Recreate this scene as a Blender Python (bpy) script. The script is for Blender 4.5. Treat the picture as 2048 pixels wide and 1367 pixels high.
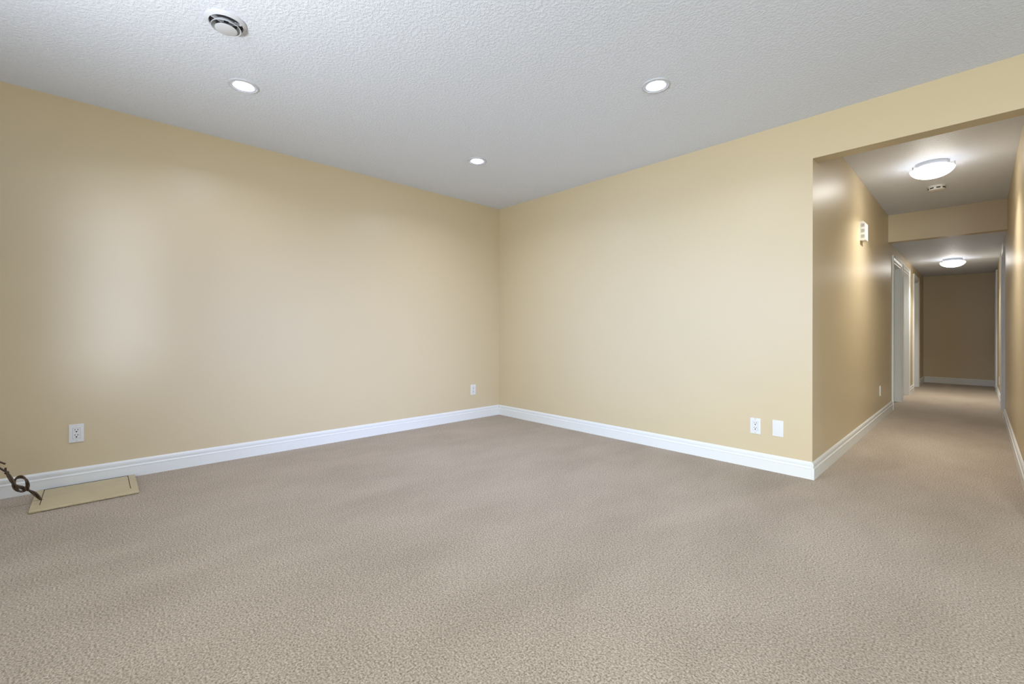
import bpy, bmesh, math, random
from mathutils import Vector, Matrix

S = bpy.context.scene
C = S.collection
for o in list(bpy.data.objects):
    bpy.data.objects.remove(o)
PI = math.pi
random.seed(4)

# ------------------------------------------------------------------ camera
F_PX, YAW, PITCH, ROLL = 883.25, 0.8138, 0.002, 0.0031
SHIFT_PX = -22.9
CAM = Vector((3.934, -3.508, 0.987))
fw = Vector((-math.sin(YAW) * math.cos(PITCH), math.cos(YAW) * math.cos(PITCH), math.sin(PITCH)))
rt = Vector((math.cos(YAW), math.sin(YAW), 0))
up = rt.cross(fw)
rt2 = rt * math.cos(ROLL) + up * math.sin(ROLL)
up2 = up * math.cos(ROLL) - rt * math.sin(ROLL)
cd = bpy.data.cameras.new('camera')
cam = bpy.data.objects.new('camera', cd)
C.objects.link(cam)
cd.sensor_fit = 'HORIZONTAL'
cd.sensor_width = 36
cd.lens = F_PX / 2048 * 36
cd.shift_y = SHIFT_PX / 2048
cd.clip_start = 0.02
m = Matrix((rt2, up2, -fw)).transposed().to_4x4()
m.translation = CAM
cam.matrix_world = m
S.camera = cam

# ------------------------------------------------------------------ world, exposure
w = bpy.data.worlds.new('sky')
S.world = w
w.use_nodes = True
bg = w.node_tree.nodes['Background']
bg.inputs['Color'].default_value = (0.80, 0.90, 1.0, 1)
bg.inputs['Strength'].default_value = 1.0
vs = S.view_settings
vs.view_transform = 'Standard'
vs.look = 'None'
vs.gamma = 1
vs.use_curve_mapping = False
vs.exposure = 0.0

# ------------------------------------------------------------------ added fill lights, set outside unseen windows and aimed to shape the wall light
LIGHTS = {   # name: (strength, colour)
    'narrow': (0.46, (0.82, 0.93, 1.25)),
    'side': (10.6, (0.68, 0.84, 1.48)),
    'rear': (124, (0.97, 1.02, 1.01)),
    'wash': (5.2, (0.38, 0.76, 1.86)),
    'flash': (180, (0.99, 1.02, 1.01)),
    'spot': (7.0, (0.87, 0.94, 1.19)),
    'bowl': (22, (1.0, 0.97, 0.90)),
    'bulb': (55, (1.0, 1.0, 1.0)),
    'hall': (13.5, (1.0, 0.98, 0.95)),
}
def area_fill(name, loc, direction, sx, sy, key, spread=180):
    l = bpy.data.lights.new(name, 'AREA')
    l.shape = 'RECTANGLE'
    l.size, l.size_y = sx, sy
    l.energy, l.color = LIGHTS[key]
    l.spread = math.radians(spread)
    o = bpy.data.objects.new(name, l)
    C.objects.link(o)
    o.location = loc
    o.rotation_euler = Vector(direction).to_track_quat('-Z', 'Y').to_euler()
    return o

XR, YR = 6.0, -6.0           # the room's right and rear walls, behind the camera
area_fill('daylight_narrow', (XR + 0.18, -3.40, 1.27), (-1, 0, 0), 0.20, 1.25, 'narrow', 7.5)  # beam kept tight to lay a bright upright patch on the left wall
area_fill('daylight_side', (XR + 0.18, -1.50, 1.25), (-1, 0, -0.14), 2.0, 1.5, 'side', 36)
area_fill('daylight_rear', (5.2, YR - 0.18, 1.15), (-0.36, 1, -0.27), 1.3, 1.9, 'rear', 100)
area_fill('daylight_wash', (1.9, YR - 0.18, 1.35), (0, 1, -0.06), 1.9, 1.1, 'wash', 32)  # extra cool fill, added to whiten the middle of the back wall

# added upward fill spot behind the camera, brightens the ceiling
fl_ = bpy.data.lights.new('bounce_flash', 'SPOT')
fl_.energy, fl_.color = LIGHTS['flash']
fl_.spot_size, fl_.spot_blend = math.radians(150), 1.0
fl_.shadow_soft_size = 0.12
flo = bpy.data.objects.new('bounce_flash', fl_)
C.objects.link(flo)
flo.location = (2.5, -4.35, 1.30)
flo.rotation_euler = Vector((-0.12, 0.50, 1)).to_track_quat('-Z', 'Y').to_euler()

# ------------------------------------------------------------------ materials
def nt_of(name):
    mt = bpy.data.materials.new(name)
    mt.use_nodes = True
    return mt, mt.node_tree, mt.node_tree.nodes['Principled BSDF']

def mat(name, col, rough=0.5, spec=0.5, metal=0.0, bump=None, var=None, emit=None):
    """bump: (scale, strength, distance, detail); var: (scale, amount)"""
    mt, nt, b = nt_of(name)
    b.inputs['Base Color'].default_value = (*col, 1)
    b.inputs['Roughness'].default_value = rough
    b.inputs['Specular IOR Level'].default_value = spec
    b.inputs['Metallic'].default_value = metal
    tc = nt.nodes.new('ShaderNodeTexCoord')
    if var:
        n = nt.nodes.new('ShaderNodeTexNoise')
        n.inputs['Scale'].default_value = var[0]
        n.inputs['Detail'].default_value = 3
        nt.links.new(tc.outputs['Object'], n.inputs['Vector'])
        r = nt.nodes.new('ShaderNodeValToRGB')
        r.color_ramp.elements[0].position = 0.3
        r.color_ramp.elements[1].position = 0.7
        a = var[1]
        r.color_ramp.elements[0].color = (*[c * (1 - a) for c in col], 1)
        r.color_ramp.elements[1].color = (*[min(1, c * (1 + a)) for c in col], 1)
        nt.links.new(n.outputs['Fac'], r.inputs['Fac'])
        nt.links.new(r.outputs['Color'], b.inputs['Base Color'])
    if bump:
        n = nt.nodes.new('ShaderNodeTexNoise')
        n.inputs['Scale'].default_value = bump[0]
        n.inputs['Detail'].default_value = bump[3]
        nt.links.new(tc.outputs['Object'], n.inputs['Vector'])
        bp = nt.nodes.new('ShaderNodeBump')
        bp.inputs['Strength'].default_value = bump[1]
        bp.inputs['Distance'].default_value = bump[2]
        nt.links.new(n.outputs['Fac'], bp.inputs['Height'])
        nt.links.new(bp.outputs['Normal'], b.inputs['Normal'])
    if emit:
        b.inputs['Emission Color'].default_value = (*emit[0], 1)
        b.inputs['Emission Strength'].default_value = emit[1]
    return mt

M = {}
M['wall'] = mat('beige_wall_paint', (0.57, 0.469, 0.302), 0.40, 0.6, bump=(160, 0.05, 0.002, 2), var=(1.3, 0.012))
M['trim'] = mat('white_trim_paint', (0.71, 0.715, 0.70), 0.38, 0.45)
M['door'] = mat('white_door_paint', (0.72, 0.73, 0.73), 0.4, 0.45)
M['plastic'] = mat('white_plastic', (0.68, 0.68, 0.67), 0.32, 0.45)
M['slot'] = mat('dark_slot', (0.02, 0.02, 0.02), 0.6, 0.2)
M['grille'] = mat('grey_grille', (0.22, 0.22, 0.22), 0.6, 0.3)
M['steel'] = mat('satin_nickel', (0.55, 0.53, 0.50), 0.3, 0.5, 1.0)
M['vent'] = mat('white_enamel', (0.56, 0.585, 0.64), 0.45, 0.4)
M['duct'] = mat('grey_duct_throat', (0.05, 0.05, 0.055), 0.6, 0.3)
M['panel'] = mat('beige_panel_board', (0.52, 0.435, 0.275), 0.55, 0.3, var=(9, 0.05), bump=(60, 0.08, 0.002, 4))
M['panel_edge'] = mat('raw_board_edge', (0.26, 0.20, 0.12), 0.9, 0.1, var=(60, 0.5))
M['wire'] = mat('brown_wire_jacket', (0.058, 0.033, 0.016), 0.42, 0.4, var=(45, 0.6))
M['copper'] = mat('copper', (0.55, 0.40, 0.22), 0.35, 0.5, 0.8)
M['lamp'] = mat('lit_lens', (0.9, 0.9, 0.9), 0.4, 0.5, emit=(LIGHTS['spot'][1], 22))
M['bowl'] = mat('lit_frosted_glass', (0.9, 0.9, 0.9), 0.25, 0.5, emit=LIGHTS['bowl'][::-1])
M['bowl_in'] = mat('frosted_glass_inside', (0.85, 0.85, 0.85), 0.4, 0.5)
M['bulb'] = mat('lit_bulb', (0.9, 0.9, 0.9), 0.4, 0.5, emit=LIGHTS['bulb'][::-1])
M['ring'] = mat('clear_glass_rim', (0.86, 0.87, 0.88), 0.1, 0.6)

def ceiling_mat():
    mt, nt, b = nt_of('knockdown_ceiling')
    b.inputs['Base Color'].default_value = (0.745, 0.80, 0.93, 1)
    b.inputs['Roughness'].default_value = 0.55
    b.inputs['Specular IOR Level'].default_value = 0.4
    tc = nt.nodes.new('ShaderNodeTexCoord')
    n = nt.nodes.new('ShaderNodeTexNoise')
    n.inputs['Scale'].default_value = 66
    n.inputs['Detail'].default_value = 4
    n.inputs['Roughness'].default_value = 0.6
    nt.links.new(tc.outputs['Object'], n.inputs['Vector'])
    r = nt.nodes.new('ShaderNodeValToRGB')
    r.color_ramp.elements[0].position = 0.44
    r.color_ramp.elements[1].position = 0.60
    nt.links.new(n.outputs['Fac'], r.inputs['Fac'])
    bp = nt.nodes.new('ShaderNodeBump')
    bp.inputs['Strength'].default_value = 0.45
    bp.inputs['Distance'].default_value = 0.004
    nt.links.new(r.outputs['Color'], bp.inputs['Height'])
    nt.links.new(bp.outputs['Normal'], b.inputs['Normal'])
    return mt
M['ceiling'] = ceiling_mat()

def carpet_mat():
    mt, nt, b = nt_of('cut_pile_carpet')
    b.inputs['Roughness'].default_value = 1.0
    b.inputs['Specular IOR Level'].default_value = 0.05
    b.inputs['Sheen Weight'].default_value = 0.15
    b.inputs['Sheen Roughness'].default_value = 0.5
    tc = nt.nodes.new('ShaderNodeTexCoord')
    L = nt.links.new
    tuft = nt.nodes.new('ShaderNodeTexNoise')
    tuft.inputs['Scale'].default_value = 150
    tuft.inputs['Detail'].default_value = 4
    tuft.inputs['Roughness'].default_value = 0.7
    L(tc.outputs['Object'], tuft.inputs['Vector'])
    r1 = nt.nodes.new('ShaderNodeValToRGB')
    e = r1.color_ramp.elements
    e[0].position, e[0].color = 0.34, (0.20, 0.154, 0.110, 1)
    e[1].position, e[1].color = 0.66, (0.75, 0.632, 0.50, 1)
    L(tuft.outputs['Fac'], r1.inputs['Fac'])
    # brushed nap: broad soft patches and vacuum strokes
    mp = nt.nodes.new('ShaderNodeMapping')
    mp.inputs['Rotation'].default_value = (0, 0, 0.5)
    mp.inputs['Scale'].default_value = (1.0, 0.45, 1)
    L(tc.outputs['Object'], mp.inputs['Vector'])
    nap = nt.nodes.new('ShaderNodeTexNoise')
    nap.inputs['Scale'].default_value = 2.6
    nap.inputs['Detail'].default_value = 5
    nap.inputs['Roughness'].default_value = 0.62
    L(mp.outputs['Vector'], nap.inputs['Vector'])
    r2 = nt.nodes.new('ShaderNodeValToRGB')
    e = r2.color_ramp.elements
    e[0].position, e[0].color = 0.35, (0.85, 0.84, 0.825, 1)
    e[1].position, e[1].color = 0.65, (1.0, 1.0, 1.0, 1)
    L(nap.outputs['Fac'], r2.inputs['Fac'])
    mx = nt.nodes.new('ShaderNodeMixRGB')
    mx.blend_type = 'MULTIPLY'
    mx.inputs['Fac'].default_value = 1
    L(r1.outputs['Color'], mx.inputs['Color1'])
    L(r2.outputs['Color'], mx.inputs['Color2'])
    L(mx.outputs['Color'], b.inputs['Base Color'])
    bp = nt.nodes.new('ShaderNodeBump')
    bp.inputs['Strength'].default_value = 0.9
    bp.inputs['Distance'].default_value = 0.007
    L(tuft.outputs['Fac'], bp.inputs['Height'])
    L(bp.outputs['Normal'], b.inputs['Normal'])
    return mt
M['carpet'] = carpet_mat()

def pane_mat():
    mt = bpy.data.materials.new('window_glass')
    mt.use_nodes = True
    nt = mt.node_tree
    nt.nodes.clear()
    out = nt.nodes.new('ShaderNodeOutputMaterial')
    t = nt.nodes.new('ShaderNodeBsdfTransparent')
    t.inputs['Color'].default_value = (0.95, 0.97, 0.96, 1)
    g = nt.nodes.new('ShaderNodeBsdfGlossy')
    g.inputs['Roughness'].default_value = 0.02
    mx = nt.nodes.new('ShaderNodeMixShader')
    mx.inputs['Fac'].default_value = 0.05
    nt.links.new(t.outputs[0], mx.inputs[1])
    nt.links.new(g.outputs[0], mx.inputs[2])
    nt.links.new(mx.outputs[0], out.inputs[0])
    return mt
M['glass'] = pane_mat()

# ------------------------------------------------------------------ mesh helpers
def link(name, bm, material, parent=None, smooth=False, auto=None):
    me = bpy.data.meshes.new(name)
    bmesh.ops.recalc_face_normals(bm, faces=bm.faces)
    bm.to_mesh(me)
    bm.free()
    o = bpy.data.objects.new(name, me)
    C.objects.link(o)
    for mm in (material if isinstance(material, (list, tuple)) else [material]):
        me.materials.append(mm)
    if smooth:
        for p in me.polygons:
            p.use_smooth = True
        if auto is not None:
            me.set_sharp_from_angle(angle=math.radians(auto))
    if parent:
        o.parent = parent
    return o

def empty(name, loc=(0, 0, 0), rot=None):
    o = bpy.data.objects.new(name, None)
    o.empty_display_size = 0.05
    C.objects.link(o)
    o.location = loc
    if rot is not None:
        o.rotation_euler = rot
    return o

def tag(o, label, cat, group=None):
    o['label'] = label
    o['category'] = cat
    if group:
        o['group'] = group
    return o

def struct(o, label=None, cat=None):
    o['kind'] = 'structure'
    if label:
        o['label'] = label
    if cat:
        o['category'] = cat
    return o

def add_box(bm, x0, x1, y0, y1, z0, z1, bevel=0.0, seg=2):
    r = bmesh.ops.create_cube(bm, size=1)
    vs_ = r['verts']
    for v in vs_:
        v.co = Vector(((x0 + x1) / 2 + v.co.x * (x1 - x0), (y0 + y1) / 2 + v.co.y * (y1 - y0), (z0 + z1) / 2 + v.co.z * (z1 - z0)))
    if bevel:
        es = list({e for v in vs_ for e in v.link_edges})
        bmesh.ops.bevel(bm, geom=es, offset=bevel, segments=seg, affect='EDGES', profile=0.5)

def box(x0, x1, y0, y1, z0, z1, bevel=0.0, seg=2):
    bm = bmesh.new()
    add_box(bm, x0, x1, y0, y1, z0, z1, bevel, seg)
    return bm

def boxes(lst):
    bm = bmesh.new()
    for b in lst:
        add_box(bm, *b)
    return bm

def lathe(prof, n=48, close_ends=True):
    """prof: list of (r, z), spun about z"""
    bm = bmesh.new()
    rings = []
    for r, z in prof:
        if r < 1e-6:
            rings.append([bm.verts.new((0, 0, z))])
        else:
            rings.append([bm.verts.new((r * math.cos(2 * PI * k / n), r * math.sin(2 * PI * k / n), z)) for k in range(n)])
    for a, b in zip(rings, rings[1:]):
        for k in range(n):
            k2 = (k + 1) % n
            if len(a) == 1 and len(b) == 1:
                continue
            if len(a) == 1:
                bm.faces.new((a[0], b[k], b[k2]))
            elif len(b) == 1:
                bm.faces.new((a[k], b[0], a[k2]))
            else:
                bm.faces.new((a[k], b[k], b[k2], a[k2]))
    return bm

def sweep(path, n, prof, side=1, bm=None):
    """sweep a closed (u, v) profile along a planar path: u = offset to one side in the plane, v = along the plane's normal n; mitred corners"""
    bm = bm or bmesh.new()
    n = Vector(n)
    P = [Vector(p) for p in path]
    dirs = [(b - a).normalized() for a, b in zip(P, P[1:])]
    offs = [n.cross(d) * side for d in dirs]
    rows = []
    for i, p in enumerate(P):
        if i == 0:
            o = offs[0]
        elif i == len(P) - 1:
            o = offs[-1]
        else:
            a, b = offs[i - 1], offs[i]
            o = (a + b) / (1 + a.dot(b))
        rows.append([bm.verts.new(p + o * u + n * v) for u, v in prof])
    k = len(prof)
    for a, b in zip(rows, rows[1:]):
        for i in range(k):
            j = (i + 1) % k
            bm.faces.new((a[i], a[j], b[j], b[i]))
    bm.faces.new(rows[0])
    bm.faces.new(rows[-1][::-1])
    return bm

def catmull(pts, per=10):
    P = [Vector(p) for p in pts]
    P = [P[0] * 2 - P[1]] + P + [P[-1] * 2 - P[-2]]
    out = []
    for i in range(1, len(P) - 2):
        a, b, c, d = P[i - 1:i + 3]
        for k in range(per):
            t = k / per
            out.append(0.5 * ((2 * b) + (c - a) * t + (2 * a - 5 * b + 4 * c - d) * t * t + (3 * b - a - 3 * c + d) * t ** 3))
    out.append(P[-2])
    return out

def frames(pts):
    T = []
    for i in range(len(pts)):
        T.append((pts[min(i + 1, len(pts) - 1)] - pts[max(i - 1, 0)]).normalized())
    ref = Vector((0, 0, 1)) if abs(T[0].z) < 0.9 else Vector((1, 0, 0))
    nrm = T[0].cross(ref).normalized()
    out = []
    for t in T:
        nrm = (nrm - t * nrm.dot(t)).normalized()
        out.append((t, nrm, t.cross(nrm)))
    return out

def tube(pts, r, n=10, taper_end=1.0):
    bm = bmesh.new()
    fr = frames(pts)
    rows = []
    for i, (p, (t, a, b)) in enumerate(zip(pts, fr)):
        rr = r if i < len(pts) - 2 else r * taper_end
        rows.append([bm.verts.new(p + (a * math.cos(2 * PI * k / n) + b * math.sin(2 * PI * k / n)) * rr) for k in range(n)])
    for A, B in zip(rows, rows[1:]):
        for k in range(n):
            bm.faces.new((A[k], A[(k + 1) % n], B[(k + 1) % n], B[k]))
    bm.faces.new(rows[0][::-1])
    bm.faces.new(rows[-1])
    return bm

# ------------------------------------------------------------------ dimensions (metres)
W, WR = 3.163, 4.139          # hall's left and right wall faces
TH = 0.117                    # wall thickness
H, HH = 2.44, 2.157           # room ceiling, underside of the opening's header
H2, L1 = 2.424, 3.577         # hall ceiling, distance to the bulkhead
H3, HB = 2.103, 2.095         # lower hall ceiling, underside of the bulkhead
L2 = 8.54                     # hall's end wall
TOP = 2.56
BB = 0.1155                   # baseboard height

# ------------------------------------------------------------------ setting: floor, ceilings, walls
def plane_grid(x0, x1, y0, y1, z, dz):
    return box(x0, x1, y0, y1, z, z + dz)

fl = boxes([(-TH, XR + TH, YR - TH, 0, -0.1, 0), (W - TH, WR + TH, 0, L2 + TH, -0.1, 0)])
struct(link('floor', fl, M['carpet']))
struct(link('ceiling', box(-TH, XR + TH, YR - TH, TH, H, TOP), M['ceiling']))
struct(link('ceiling_hall', box(W, WR, TH, L1, H2, TOP), M['ceiling']))
struct(link('ceiling_hall_end', box(W, WR, L1 + TH, L2, H3, TOP), M['ceiling']))

# added unseen windows, openings for the fill lights: (a0, a1, z0, z1)
ADDED_WIN_R = [(-3.70, -3.10, 0.40, 2.05), (-2.60, -0.40, 0.45, 2.05)]
ADDED_WIN_B = [(0.85, 2.95, 0.65, 2.05), (4.45, 5.92, 0.10, 2.10)]
def cut_wall(horiz, holes, z1=H):
    """segments (a0, a1, z0, z1) of a wall with rectangular holes"""
    a0, a1 = horiz
    seg = []
    x = a0
    for h in sorted(holes):
        seg.append((x, h[0], 0, z1))
        if h[2] > 0:
            seg.append((h[0], h[1], 0, h[2]))
        seg.append((h[0], h[1], h[3], z1))
        x = h[1]
    seg.append((x, a1, 0, z1))
    return seg

struct(link('wall_left', box(-TH, 0, YR - TH, TH, 0, H), M['wall']))
bm = boxes([(0, W, 0, TH, 0, H), (W, WR, 0, TH, HH, H), (WR, XR, 0, TH, 0, H)])
struct(link('wall_back', bm, M['wall']))
struct(link('wall_right', boxes([(XR, XR + TH, a, b, c, d) for a, b, c, d in cut_wall((YR - TH, TH), ADDED_WIN_R)]), M['wall']))
struct(link('wall_rear', boxes([(a, b, YR - TH, YR, c, d) for a, b, c, d in cut_wall((0, XR), ADDED_WIN_B)]), M['wall']))

DT = 1.912                    # door opening height
CW = 0.068                    # casing width
LD = [(3.985, 4.850), (5.030, 5.815), (6.565, 7.405)]      # door openings, hall left
RD = [(4.205, 4.965), (7.475, 8.28)]                       # hall right
struct(link('wall_hall_left', boxes([(W - TH, W, a, b, c, d) for a, b, c, d in cut_wall((TH, L2), [(p, q, 0, DT) for p, q in LD])]), M['wall']))
struct(link('wall_hall_right', boxes([(WR, WR + TH, a, b, c, d) for a, b, c, d in cut_wall((TH, L2), [(p, q, 0, DT + 0.06) for p, q in RD])]), M['wall']))
struct(link('wall_hall_end', box(W - TH, WR + TH, L2, L2 + TH, 0, H), M['wall']))
struct(link('wall_bulkhead', box(W, WR, L1, L1 + TH, HB, H), M['wall']))

# ------------------------------------------------------------------ baseboards
BP = [(0, 0), (0.014, 0), (0.014, 0.068), (0.0152, 0.070), (0.0152, 0.0735), (0.0120, 0.0755), (0.0092, 0.079),
      (0.0088, 0.084), (0.0105, 0.090), (0.0112, 0.098), (0.0104, 0.105), (0.0070, 0.111), (0.003, BB), (0, BB)]
def baseboard(name, path, side=1):
    o = link(name, sweep(path, (0, 0, 1), BP, side), M['trim'])
    return struct(o)
BT = 0.0152
baseboard('baseboard_left', [(0, YR, 0), (0, -0.0005, 0)], -1)
baseboard('baseboard_back', [(BT, 0, 0), (W - 0.0006, 0, 0)], -1)
baseboard('baseboard_back_right', [(WR + BT, 0, 0), (XR - BT, 0, 0)], -1)
baseboard('baseboard_right', [(XR, 0, 0), (XR, YR, 0)], -1)
baseboard('baseboard_rear', [(XR - BT, YR, 0), (BT, YR, 0)], -1)
baseboard('baseboard_hall_left', [(W, -BT, 0), (W, LD[0][0] - CW, 0)], -1)
baseboard('baseboard_hall_left.001', [(W, LD[1][1] + CW, 0), (W, LD[2][0] - CW, 0)], -1)
baseboard('baseboard_hall_left.002', [(W, LD[2][1] + CW, 0), (W, L2, 0)], -1)
baseboard('baseboard_hall_end', [(W + BT, L2, 0), (WR - BT, L2, 0)], -1)
baseboard('baseboard_hall_right', [(WR, RD[0][0] - CW, 0), (WR, -BT, 0)], -1)
baseboard('baseboard_hall_right.001', [(WR, RD[1][0] - CW, 0), (WR, RD[0][1] + CW, 0)], -1)
baseboard('baseboard_hall_right.002', [(WR, L2 - BT, 0), (WR, RD[1][1] + CW, 0)], -1)

# ------------------------------------------------------------------ doors in the hall
CP = [(0, 0), (0, 0.010), (0.006, 0.0125), (0.016, 0.0125), (0.020, 0.0095), (0.040, 0.0125), (0.046, 0.0165),
      (0.054, 0.0165), (0.057, 0.0190), (0.066, 0.0190), (CW, 0.017), (CW, 0)]
def door(k, xw, sgn, y0, y1, top):
    """xw: wall face, sgn: +1 when the wall's face looks to +x"""
    e = empty('door_%d' % k, (xw, (y0 + y1) / 2, 0))
    struct(e)
    yc = (y0 + y1) / 2
    def loc(bm_):
        bmesh.ops.translate(bm_, verts=bm_.verts, vec=(-xw, -yc, 0))
        return bm_
    cs = sweep([(xw, y0, 0), (xw, y0, top), (xw, y1, top), (xw, y1, 0)], (sgn, 0, 0), CP, sgn)
    link('casing', loc(cs), M['trim'], e)
    xa, xb = sorted((xw - sgn * TH, xw + sgn * 0.001))
    j = 0.018
    link('jamb', loc(boxes([(xa, xb, y0, y0 + j, 0, top), (xa, xb, y1 - j, y1, 0, top), (xa, xb, y0 + j, y1 - j, top - j, top)])), M['trim'], e)
    # stop bead
    sa, sb = sorted((xw - sgn * 0.055, xw - sgn * 0.068))
    q = 0.010
    link('door_stop', loc(boxes([(sa, sb, y0 + j, y0 + j + q, 0, top - j), (sa, sb, y1 - j - q, y1 - j, 0, top - j), (sa, sb, y0 + j + q, y1 - j - q, top - j - q, top - j)])), M['trim'], e)
    # slab with two moulded panels
    da, db = sorted((xw - sgn * 0.070, xw - sgn * 0.106))
    ya, yb, za, zb = y0 + j + 0.003, y1 - j - 0.003, 0.012, top - j - 0.003
    bm_ = box(da, db, ya, yb, za, zb)
    fx = xw - sgn * 0.070
    for pa, pb in ((0.16, 0.80), (0.96, zb - 0.14)):
        pr = [(0, -0.001), (0, 0.004), (0.012, 0.006), (0.024, 0.003), (0.030, -0.001)]
        ring = [(fx, ya + 0.12, pa), (fx, ya + 0.12, pb), (fx, yb - 0.12, pb), (fx, yb - 0.12, pa), (fx, ya + 0.12, pa)]
        sweep(ring, (sgn, 0, 0), pr, -sgn, bm_)
    slab = link('door_slab', loc(bm_), M['door'], e)
    kb = lathe([(0, 0.055), (0.018, 0.053), (0.027, 0.042), (0.027, 0.034), (0.013, 0.024), (0.011, 0.008), (0.030, 0.006), (0.032, 0.0), (0, 0)], 24)
    kn = link('door_knob', kb, M['steel'], slab, True, 40)
    kn.matrix_local = Matrix.Translation((fx - xw, y0 + j + 0.07 - yc, 0.93)) @ Matrix.Rotation(sgn * PI / 2, 4, 'Y')
    return e
k = 1
for y0, y1 in LD:
    door(k, W, 1, y0, y1, DT)
    k += 1
for y0, y1 in RD:
    door(k, WR, -1, y0, y1, DT + 0.06)
    k += 1

# ------------------------------------------------------------------ unseen windows, added behind the camera for the fill lights
def window(k, axis, pos, a0, a1, z0, z1, inward, muntins):  # builds one added unseen window
    """axis 'x': the wall plane is x = pos; inward: sign of the room side"""
    f = 0.05
    def bxs(lst):
        out = []
        for (p0, p1, d0, d1, c0, c1) in lst:
            lo, hi = sorted((pos - inward * d0, pos - inward * d1))
            out.append((lo, hi, p0, p1, c0, c1) if axis == 'x' else (p0, p1, lo, hi, c0, c1))
        return boxes(out)
    e = empty('window_%d' % k)
    struct(e)
    fr = [(a0, a0 + f, 0.03, 0.09, z0, z1), (a1 - f, a1, 0.03, 0.09, z0, z1), (a0 + f, a1 - f, 0.03, 0.09, z0, z0 + f), (a0 + f, a1 - f, 0.03, 0.09, z1 - f, z1)]
    for t in muntins:
        c = a0 + (a1 - a0) * t
        fr.append((c - 0.025, c + 0.025, 0.035, 0.085, z0 + f, z1 - f))
    link('window_frame', bxs(fr), M['trim'], e)
    link('pane', bxs([(a0 + f, a1 - f, 0.058, 0.062, z0 + f, z1 - f)]), M['glass'], e)
    link('window_sill', bxs([(a0 - 0.04, a1 + 0.04, -0.03, 0.03, z0 - 0.02, z0)]), M['trim'], e)
    path = [(a0, z0), (a0, z1), (a1, z1), (a1, z0)]
    p3 = [(pos, a, z) if axis == 'x' else (a, pos, z) for a, z in path]
    n = (inward, 0, 0) if axis == 'x' else (0, inward, 0)
    s = inward if axis == 'x' else -inward
    link('casing', sweep(p3, n, CP, s), M['trim'], e)
window(1, 'x', XR, *ADDED_WIN_R[0], -1, [])
window(2, 'x', XR, *ADDED_WIN_R[1], -1, [0.5])
window(3, 'y', YR, *ADDED_WIN_B[0], 1, [0.5])
window(4, 'y', YR, *ADDED_WIN_B[1], 1, [0.5])

# ------------------------------------------------------------------ wall plates and receptacles
# built in local axes: x across, z up, +y out of the wall
def to_wall(e, x, y, z, face):
    ang = {'+x': -PI / 2, '-y': PI, '-x': PI / 2}[face]
    e.location = (x, y, z)
    e.rotation_euler = (0, 0, ang)

def plate_bm(w_=0.0699, h_=0.1143, t=0.0055):
    bm = box(-w_ / 2, w_ / 2, 0, t, -h_ / 2, h_ / 2)
    es = [e for e in bm.edges if all(v.co.y > t * 0.9 for v in e.verts)]
    bmesh.ops.bevel(bm, geom=es, offset=0.003, segments=3, affect='EDGES', profile=0.6)
    return bm

def decora_bm(y0, y1):
    bm = box(-0.0165, 0.0165, y0, y1, -0.0333, 0.0333)
    es = [e for e in bm.edges if abs(e.verts[0].co.y - e.verts[1].co.y) > 1e-5]
    bmesh.ops.bevel(bm, geom=es, offset=0.003, segments=3, affect='EDGES', profile=0.5)
    return bm

def disc_bm(r, y0, y1, x, z, n=16):
    bm = lathe([(0, y0), (r, y0), (r, y1), (0, y1)], n)
    bmesh.ops.rotate(bm, verts=bm.verts, matrix=Matrix.Rotation(-PI / 2, 3, 'X'), cent=(0, 0, 0))
    bmesh.ops.translate(bm, verts=bm.verts, vec=(x, 0, z))
    return bm

def outlet():
    e = empty('wall_outlet')
    link('cover_plate', plate_bm(), M['plastic'], e, True, 25)
    # thin dark seam round the receptacle
    sm_ = box(-0.0174, 0.0174, 0.004, 0.00565, -0.0342, 0.0342)
    link('seam', sm_, M['grille'], e)
    rc = link('receptacle', decora_bm(0.004, 0.0066), M['plastic'], e, True, 25)
    for s in (1, -1):
        z = 0.0165 * s
        link('slot', box(-0.0082, -0.0052, 0.006, 0.00675, z + 0.001, z + 0.0105), M['slot'], rc)
        link('slot', box(0.0052, 0.0082, 0.006, 0.00675, z + 0.002, z + 0.0100), M['slot'], rc)
        link('ground_hole', disc_bm(0.0040, 0.006, 0.00677, 0, z - 0.0065), M['slot'], rc)
        link('screw', disc_bm(0.0030, 0.005, 0.0062, 0, 0.0490 * s), M['steel'], e, True, 30)
    return e

def copy_tree(o, parent=None):
    c = o.copy()
    C.objects.link(c)
    if parent:
        c.parent = parent
    for ch in o.children:
        copy_tree(ch, c)
    return c

GO = 'white wall outlets'
o1 = outlet()
spots = [
    ((0, -3.590, 0.334), '+x', 'white duplex outlet low on the long left wall, above the beige floor panel'),
    ((0, -0.394, 0.328), '+x', 'small white outlet on the long left wall beside the room corner'),
    ((2.812, 0, 0.304), '-y', 'white duplex outlet on the back wall, next to the blank cover plate'),
    ((W, 2.953, 0.329), '+x', 'white outlet seen edge-on on the hallway wall below the door chime'),
    ((WR, 6.33, 0.275), '-x', 'tiny white outlet far down the hallway between two door casings on its right wall'),
]
for i, (p, face, lab) in enumerate(spots):
    o = o1 if i == 0 else copy_tree(o1)
    to_wall(o, *p, face)
    tag(o, lab, 'outlet', GO)

bp = empty('blank_wall_plate')
link('cover_plate', plate_bm(), M['plastic'], bp, True, 25)
link('insert', decora_bm(0.004, 0.0063), M['plastic'], bp, True, 25)
to_wall(bp, 2.958, 0, 0.309, '-y')
tag(bp, 'blank white cover plate on the back wall nearest the hallway opening', 'wall plate')

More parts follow.
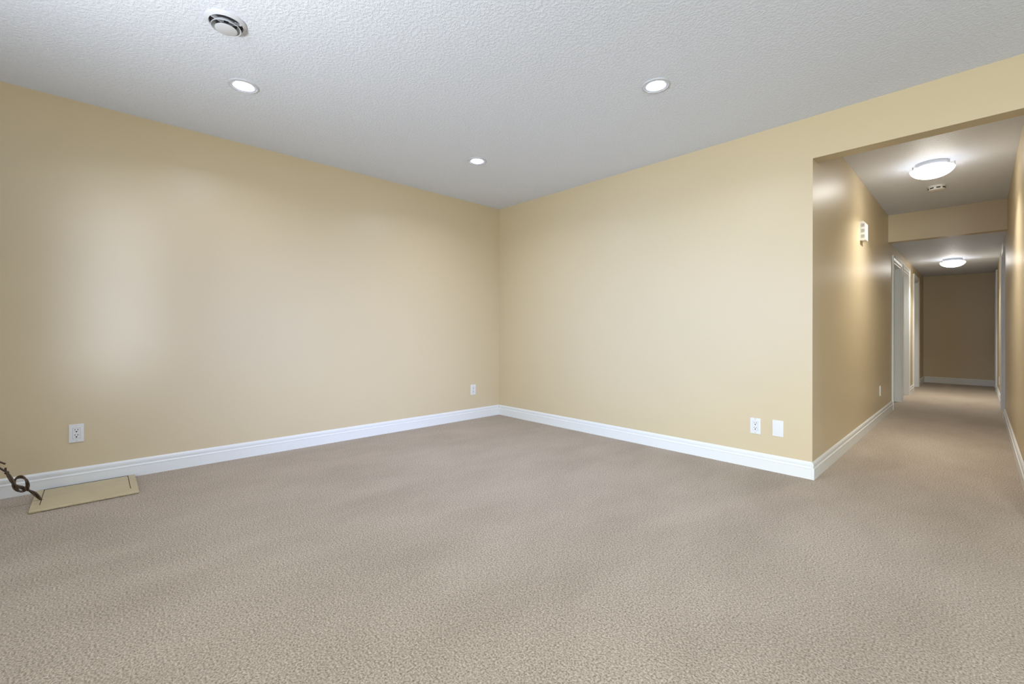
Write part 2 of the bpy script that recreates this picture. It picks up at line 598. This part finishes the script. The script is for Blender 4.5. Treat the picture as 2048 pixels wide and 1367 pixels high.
# ------------------------------------------------------------------ door chime on the hall wall
ch = empty('door_chime', (W, 1.775, 1.94))
hw, hz, dp = 0.064, 0.090, 0.042
bm = bmesh.new()
prof = [(0, -hz), (dp - 0.004, -hz), (dp, -hz + 0.004), (dp, hz - 0.022), (dp - 0.016, hz), (0, hz)]
a = [bm.verts.new((x, -hw, z)) for x, z in prof]
b = [bm.verts.new((x, hw, z)) for x, z in prof]
bm.faces.new(a)
bm.faces.new(b[::-1])
for i in range(len(prof)):
    j = (i + 1) % len(prof)
    bm.faces.new((a[i], a[j], b[j], b[i]))
bmesh.ops.bevel(bm, geom=[e for e in bm.edges if all(v.co.x > 0.001 for v in e.verts)], offset=0.0015, segments=2, affect='EDGES')
link('housing', bm, M['plastic'], ch, True, 30)
for i, zc in enumerate((0.052, 0.001, -0.050)):
    fr_ = link('grille', box(0.009, 0.033, -hw - 0.0004, -hw + 0.004, zc - 0.016, zc + 0.016), M['grille'], ch)
    nb = 5
    lst = [(0.010, 0.032, -hw - 0.0022, -hw, zc - 0.014 + 0.0068 * q, zc - 0.0115 + 0.0068 * q) for q in range(nb)]
    link('louvre', boxes(lst), M['plastic'], fr_)
tag(ch, 'white boxy door chime with three side grilles high on the hallway left wall', 'door chime')

# ------------------------------------------------------------------ smoke alarm
sa = empty('smoke_alarm', (3.645, 2.49, H2))
link('base', lathe([(0, 0), (0.066, 0), (0.066, -0.010), (0.062, -0.012), (0, -0.012)], 40), M['plastic'], sa, True, 40)
link('housing', lathe([(0, -0.011), (0.060, -0.011), (0.062, -0.016), (0.0615, -0.034), (0.056, -0.041), (0.045, -0.0435), (0, -0.045)], 48), M['plastic'], sa, True, 40)
for kk in range(8):
    ang = 2 * PI * kk / 8 + 0.24
    bm = box(0.0590, 0.0624, -0.015, 0.015, -0.031, -0.020)
    bmesh.ops.rotate(bm, verts=bm.verts, matrix=Matrix.Rotation(ang, 3, 'Z'), cent=(0, 0, 0))
    link('vent_slot', bm, M['slot'], sa)
tag(sa, 'white smoke alarm with dark side slots on the hallway ceiling behind the near bowl lamp', 'smoke alarm')

# ------------------------------------------------------------------ recessed downlights
def glow(name, parent, loc, radius, key, spread):
    l = bpy.data.lights.new(name, 'AREA')
    l.shape = 'DISK'
    l.size = radius * 2
    l.energy, l.color = LIGHTS[key]
    l.spread = math.radians(spread)
    o = bpy.data.objects.new(name, l)
    C.objects.link(o)
    o.parent = parent
    o.location = loc
    return o

def downlight(key):
    e = empty('recessed_light')
    tr = lathe([(0.0800, 0.0), (0.0800, -0.0030), (0.0785, -0.0046), (0.0745, -0.0056), (0.0690, -0.0060), (0.0672, -0.0046), (0.0655, -0.0050), (0.0540, -0.0036), (0.0470, -0.0012), (0.0460, 0.0)], 64)
    link('trim_ring', tr, M['vent'], e, True, 30)
    ln = lathe([(0.0470, -0.0008), (0.0455, -0.0055), (0.040, -0.0090), (0.027, -0.0112), (0, -0.0120)], 48)
    link('lens', ln, M['lamp'], e, True)
    glow('lamp_glow', e, (0, 0, -0.0130), 0.024, key, 150)
    return e
GD = 'recessed ceiling lights'
for i, (x, y, key, lab) in enumerate([
        (0.930, -2.870, 'spot', 'round recessed ceiling light nearest the round air vent'),
        (2.622, -1.105, 'spot', 'round recessed ceiling light over the carpet in front of the back wall, towards the hallway'),
        (0.989, -1.141, 'spot', 'round recessed ceiling light nearest the corner where the two walls meet')]):
    o = downlight(key)
    o.location = (x, y, H)
    tag(o, lab, 'ceiling light', GD)

# ------------------------------------------------------------------ round air vent
v = empty('air_vent', (1.496, -3.063, H))
fl_ = lathe([(0.0855, 0.0), (0.0850, -0.003), (0.081, -0.0070), (0.074, -0.0120), (0.0700, -0.0140), (0.0685, -0.0125), (0.0680, 0.0)], 72)
link('flange', fl_, M['vent'], v, True, 40)
link('throat', lathe([(0.0685, -0.0005), (0.0, -0.0005)], 48), M['duct'], v)
link('cone_ring', lathe([(0.046, -0.009), (0.0610, -0.0275), (0.0616, -0.0298), (0.0600, -0.0303), (0.0435, -0.0105), (0.046, -0.009)], 72), M['vent'], v, True, 40)
link('centre_disc', lathe([(0, -0.012), (0.020, -0.014), (0.040, -0.0315), (0.0450, -0.0355), (0.0452, -0.0375), (0.042, -0.0388), (0, -0.0395)], 72), M['vent'], v, True, 40)
for kk in range(3):
    bm = box(0.012, 0.0682, -0.002, 0.002, -0.016, -0.001)
    bmesh.ops.rotate(bm, verts=bm.verts, matrix=Matrix.Rotation(2 * PI * kk / 3 + 0.9, 3, 'Z'), cent=(0, 0, 0))
    link('spoke', bm, M['vent'], v)
tag(v, 'round white ceiling air vent with stepped rings and a flat centre disc', 'vent')

# ------------------------------------------------------------------ flush bowl lamps in the hall
def bowl_lamp():
    e = empty('bowl_ceiling_light')
    link('pan', lathe([(0, 0), (0.108, 0), (0.108, -0.030), (0.104, -0.033), (0, -0.033)], 64), M['vent'], e, True, 40)
    R, zr, dz = 0.140, -0.052, 0.072
    prof = [(R, zr), (R + 0.001, zr - 0.003)]
    for q in range(1, 13):
        t = q / 12
        rr = R * math.cos(t * PI / 2)
        prof.append((rr if q < 12 else 0, zr - 0.003 - dz * math.sin(t * PI / 2) ** 1.15))
    inner = [(max(r - 0.004, 0), z + 0.004) for r, z in reversed(prof)]
    bw = lathe(prof + inner[:-1] + [(R - 0.004, zr), (R, zr)], 72)
    gb = link('glass_bowl', bw, [M['bowl'], M['bowl_in']], e, True, 50)
    nring = 72
    for i_, p_ in enumerate(gb.data.polygons):
        p_.material_index = 0 if i_ < (len(prof) - 1) * nring else 1
    glow('lamp_glow', e, (0, 0, zr - 0.003 - dz - 0.003), 0.05, 'hall', 128)
    link('bulb', lathe([(0, -0.033), (0.03, -0.034), (0.036, -0.044), (0.030, -0.055), (0, -0.060)], 32), M['bulb'], e, True, 60)
    for kk in range(3):
        ang = 2 * PI * kk / 3 - 0.35
        bm = boxes([(0.100, 0.150, -0.0045, 0.0045, -0.0350, -0.0325), (0.1445, 0.1485, -0.0045, 0.0045, -0.066, -0.033)])
        bmesh.ops.rotate(bm, verts=bm.verts, matrix=Matrix.Rotation(ang, 3, 'Z'), cent=(0, 0, 0))
        link('clip', bm, M['steel'], e)
    return e
GB = 'frosted bowl lamps on the hallway ceiling'
b1 = bowl_lamp()
b1.location = (3.657, 1.645, H2)
tag(b1, 'lit frosted glass bowl lamp on the nearer, higher hallway ceiling', 'ceiling light', GB)
b2 = copy_tree(b1)
b2.location = (3.655, 5.90, H3)
tag(b2, 'lit frosted glass bowl lamp on the far, lower hallway ceiling', 'ceiling light', GB)

# ------------------------------------------------------------------ floor panel by the left baseboard
fp = empty('floor_panel', (0.23, -3.535, 0))
X0, X1, Y0, Y1, PT = 0.0255 - 0.23, 0.443 - 0.23, -3.762 + 3.535, -3.309 + 3.535, 0.016
g = 0.0036
ya, yb, xf = -3.727 + 3.535, -3.344 + 3.535, 0.352 - 0.23
bm = boxes([(xf + 0.0004, X1, Y0, Y1, 0.0045, PT), (X0, xf + 0.0004, Y0, ya - g / 2, 0.0045, PT), (X0, xf + 0.0004, yb + g / 2, Y1, 0.0045, PT)])
link('frame_board', bm, M['panel'], fp)
link('flap', box(X0 + 0.006, xf, ya + g / 2, yb - g / 2, 0.0048, PT - 0.0006), M['panel'], fp)
link('underside', box(X0 + 0.001, X1 - 0.004, Y0 + 0.003, Y1 - 0.003, 0.0002, 0.0050), M['panel_edge'], fp)
gap_bm = sweep([(X0 - 0.0085, ya - 0.018, 0), (X0 - 0.0085, yb + 0.004, 0)], (0, 0, 1), [(0, 0.0006), (0.0082, 0.0006), (0.0082, 0.0130), (0.0020, 0.0150), (0, 0.0140)], -1)
link('rubber_edge', gap_bm, M['slot'], fp)  # black strip standing in for the shade between board and baseboard
# ragged torn front edge
bm = bmesh.new()
N = 60
rows = []
for i in range(N + 1):
    y = Y0 + (Y1 - Y0) * i / N
    j = random.uniform(0, 0.004) * (1 if 4 < i < N - 3 else 0.3)
    j2 = random.uniform(0, 0.0035)
    rows.append([bm.verts.new((X1, y, PT)), bm.verts.new((X1 + 0.001 + j * 0.6, y, PT - 0.0015 - j2)), bm.verts.new((X1 + j, y, 0.0085 - j2)), bm.verts.new((X1 - 0.002, y, 0.0075)), bm.verts.new((X1 - 0.002, y, PT - 0.001))])
for A, B in zip(rows, rows[1:]):
    for q in range(5):
        bm.faces.new((A[q], A[(q + 1) % 5], B[(q + 1) % 5], B[q]))
bm.faces.new(rows[0])
bm.faces.new(rows[-1][::-1])
link('torn_edge', bm, M['panel'], fp)
# cross cut where the cable comes through
link('cable_slit', boxes([(0.2480 - 0.23, 0.2500 - 0.23, -3.757 + 3.535, -3.716 + 3.535, PT - 0.001, PT + 0.0003)]), M['slot'], fp)
tag(fp, 'square beige board lying on the carpet against the left baseboard, slit for a cable', 'floor panel')

# ------------------------------------------------------------------ knotted cable rising out of the panel
cb = empty('knotted_cable', (0.249, -3.726, 0.016))
# (along the wall from the slit, height above the slit, depth towards the room), metres
main = [(0.000, -0.004, 0.0), (-0.012, 0.018, 0.0), (-0.027, 0.043, 0.002), (-0.043, 0.061, 0.004), (-0.055, 0.075, 0.008),
        (-0.053, 0.101, 0.012), (-0.060, 0.132, 0.010), (-0.076, 0.148, 0.002), (-0.094, 0.145, -0.008), (-0.105, 0.128, -0.004),
        (-0.104, 0.104, 0.006), (-0.093, 0.083, 0.014), (-0.078, 0.072, 0.020), (-0.063, 0.076, 0.022), (-0.070, 0.091, 0.024), (-0.087, 0.102, 0.024), (-0.100, 0.116, 0.022),
        (-0.110, 0.136, 0.018), (-0.123, 0.166, 0.012), (-0.133, 0.189, 0.008)]
ends = [[(-0.136, 0.200, 0.006), (-0.136, 0.213, 0.004)],
        [(-0.143, 0.200, 0.006), (-0.157, 0.214, 0.000), (-0.175, 0.236, -0.008), (-0.187, 0.257, -0.010), (-0.179, 0.266, -0.006), (-0.163, 0.252, 0.0), (-0.137, 0.233, 0.004)]]
def P3(q):
    return Vector((q[2], q[0], q[1]))
for s in (0, 1):
    pts = catmull([P3(q) for q in main], 12)
    fr_ = frames(pts)
    tw = []
    for i, (p, (t, a, b)) in enumerate(zip(pts, fr_)):
        an = i * 0.085 + s * PI
        off = 0.0044 * min(1, i / 12 + 0.3)
        tw.append(p + (a * math.cos(an) + b * math.sin(an)) * off)
    tail = catmull([tw[-1]] + [P3(q) for q in ends[s]], 8)[1:]
    link('wire', tube(tw + tail, 0.0047, 10), M['wire'], cb, True)
link('copper_end', tube(catmull([P3(q) for q in [(-0.164, 0.243, 0.002), (-0.150, 0.230, 0.005), (-0.139, 0.221, 0.006)]], 6), 0.0022, 8), M['copper'], cb, True)
link('cable_tie', tube(catmull([P3(q) for q in [(-0.129, 0.180, 0.009), (-0.1335, 0.190, 0.008)]], 4), 0.0092, 12), M['wire'], cb, True)
tag(cb, 'brown two-wire cable tied in a knot, standing up out of the beige floor panel', 'cable')
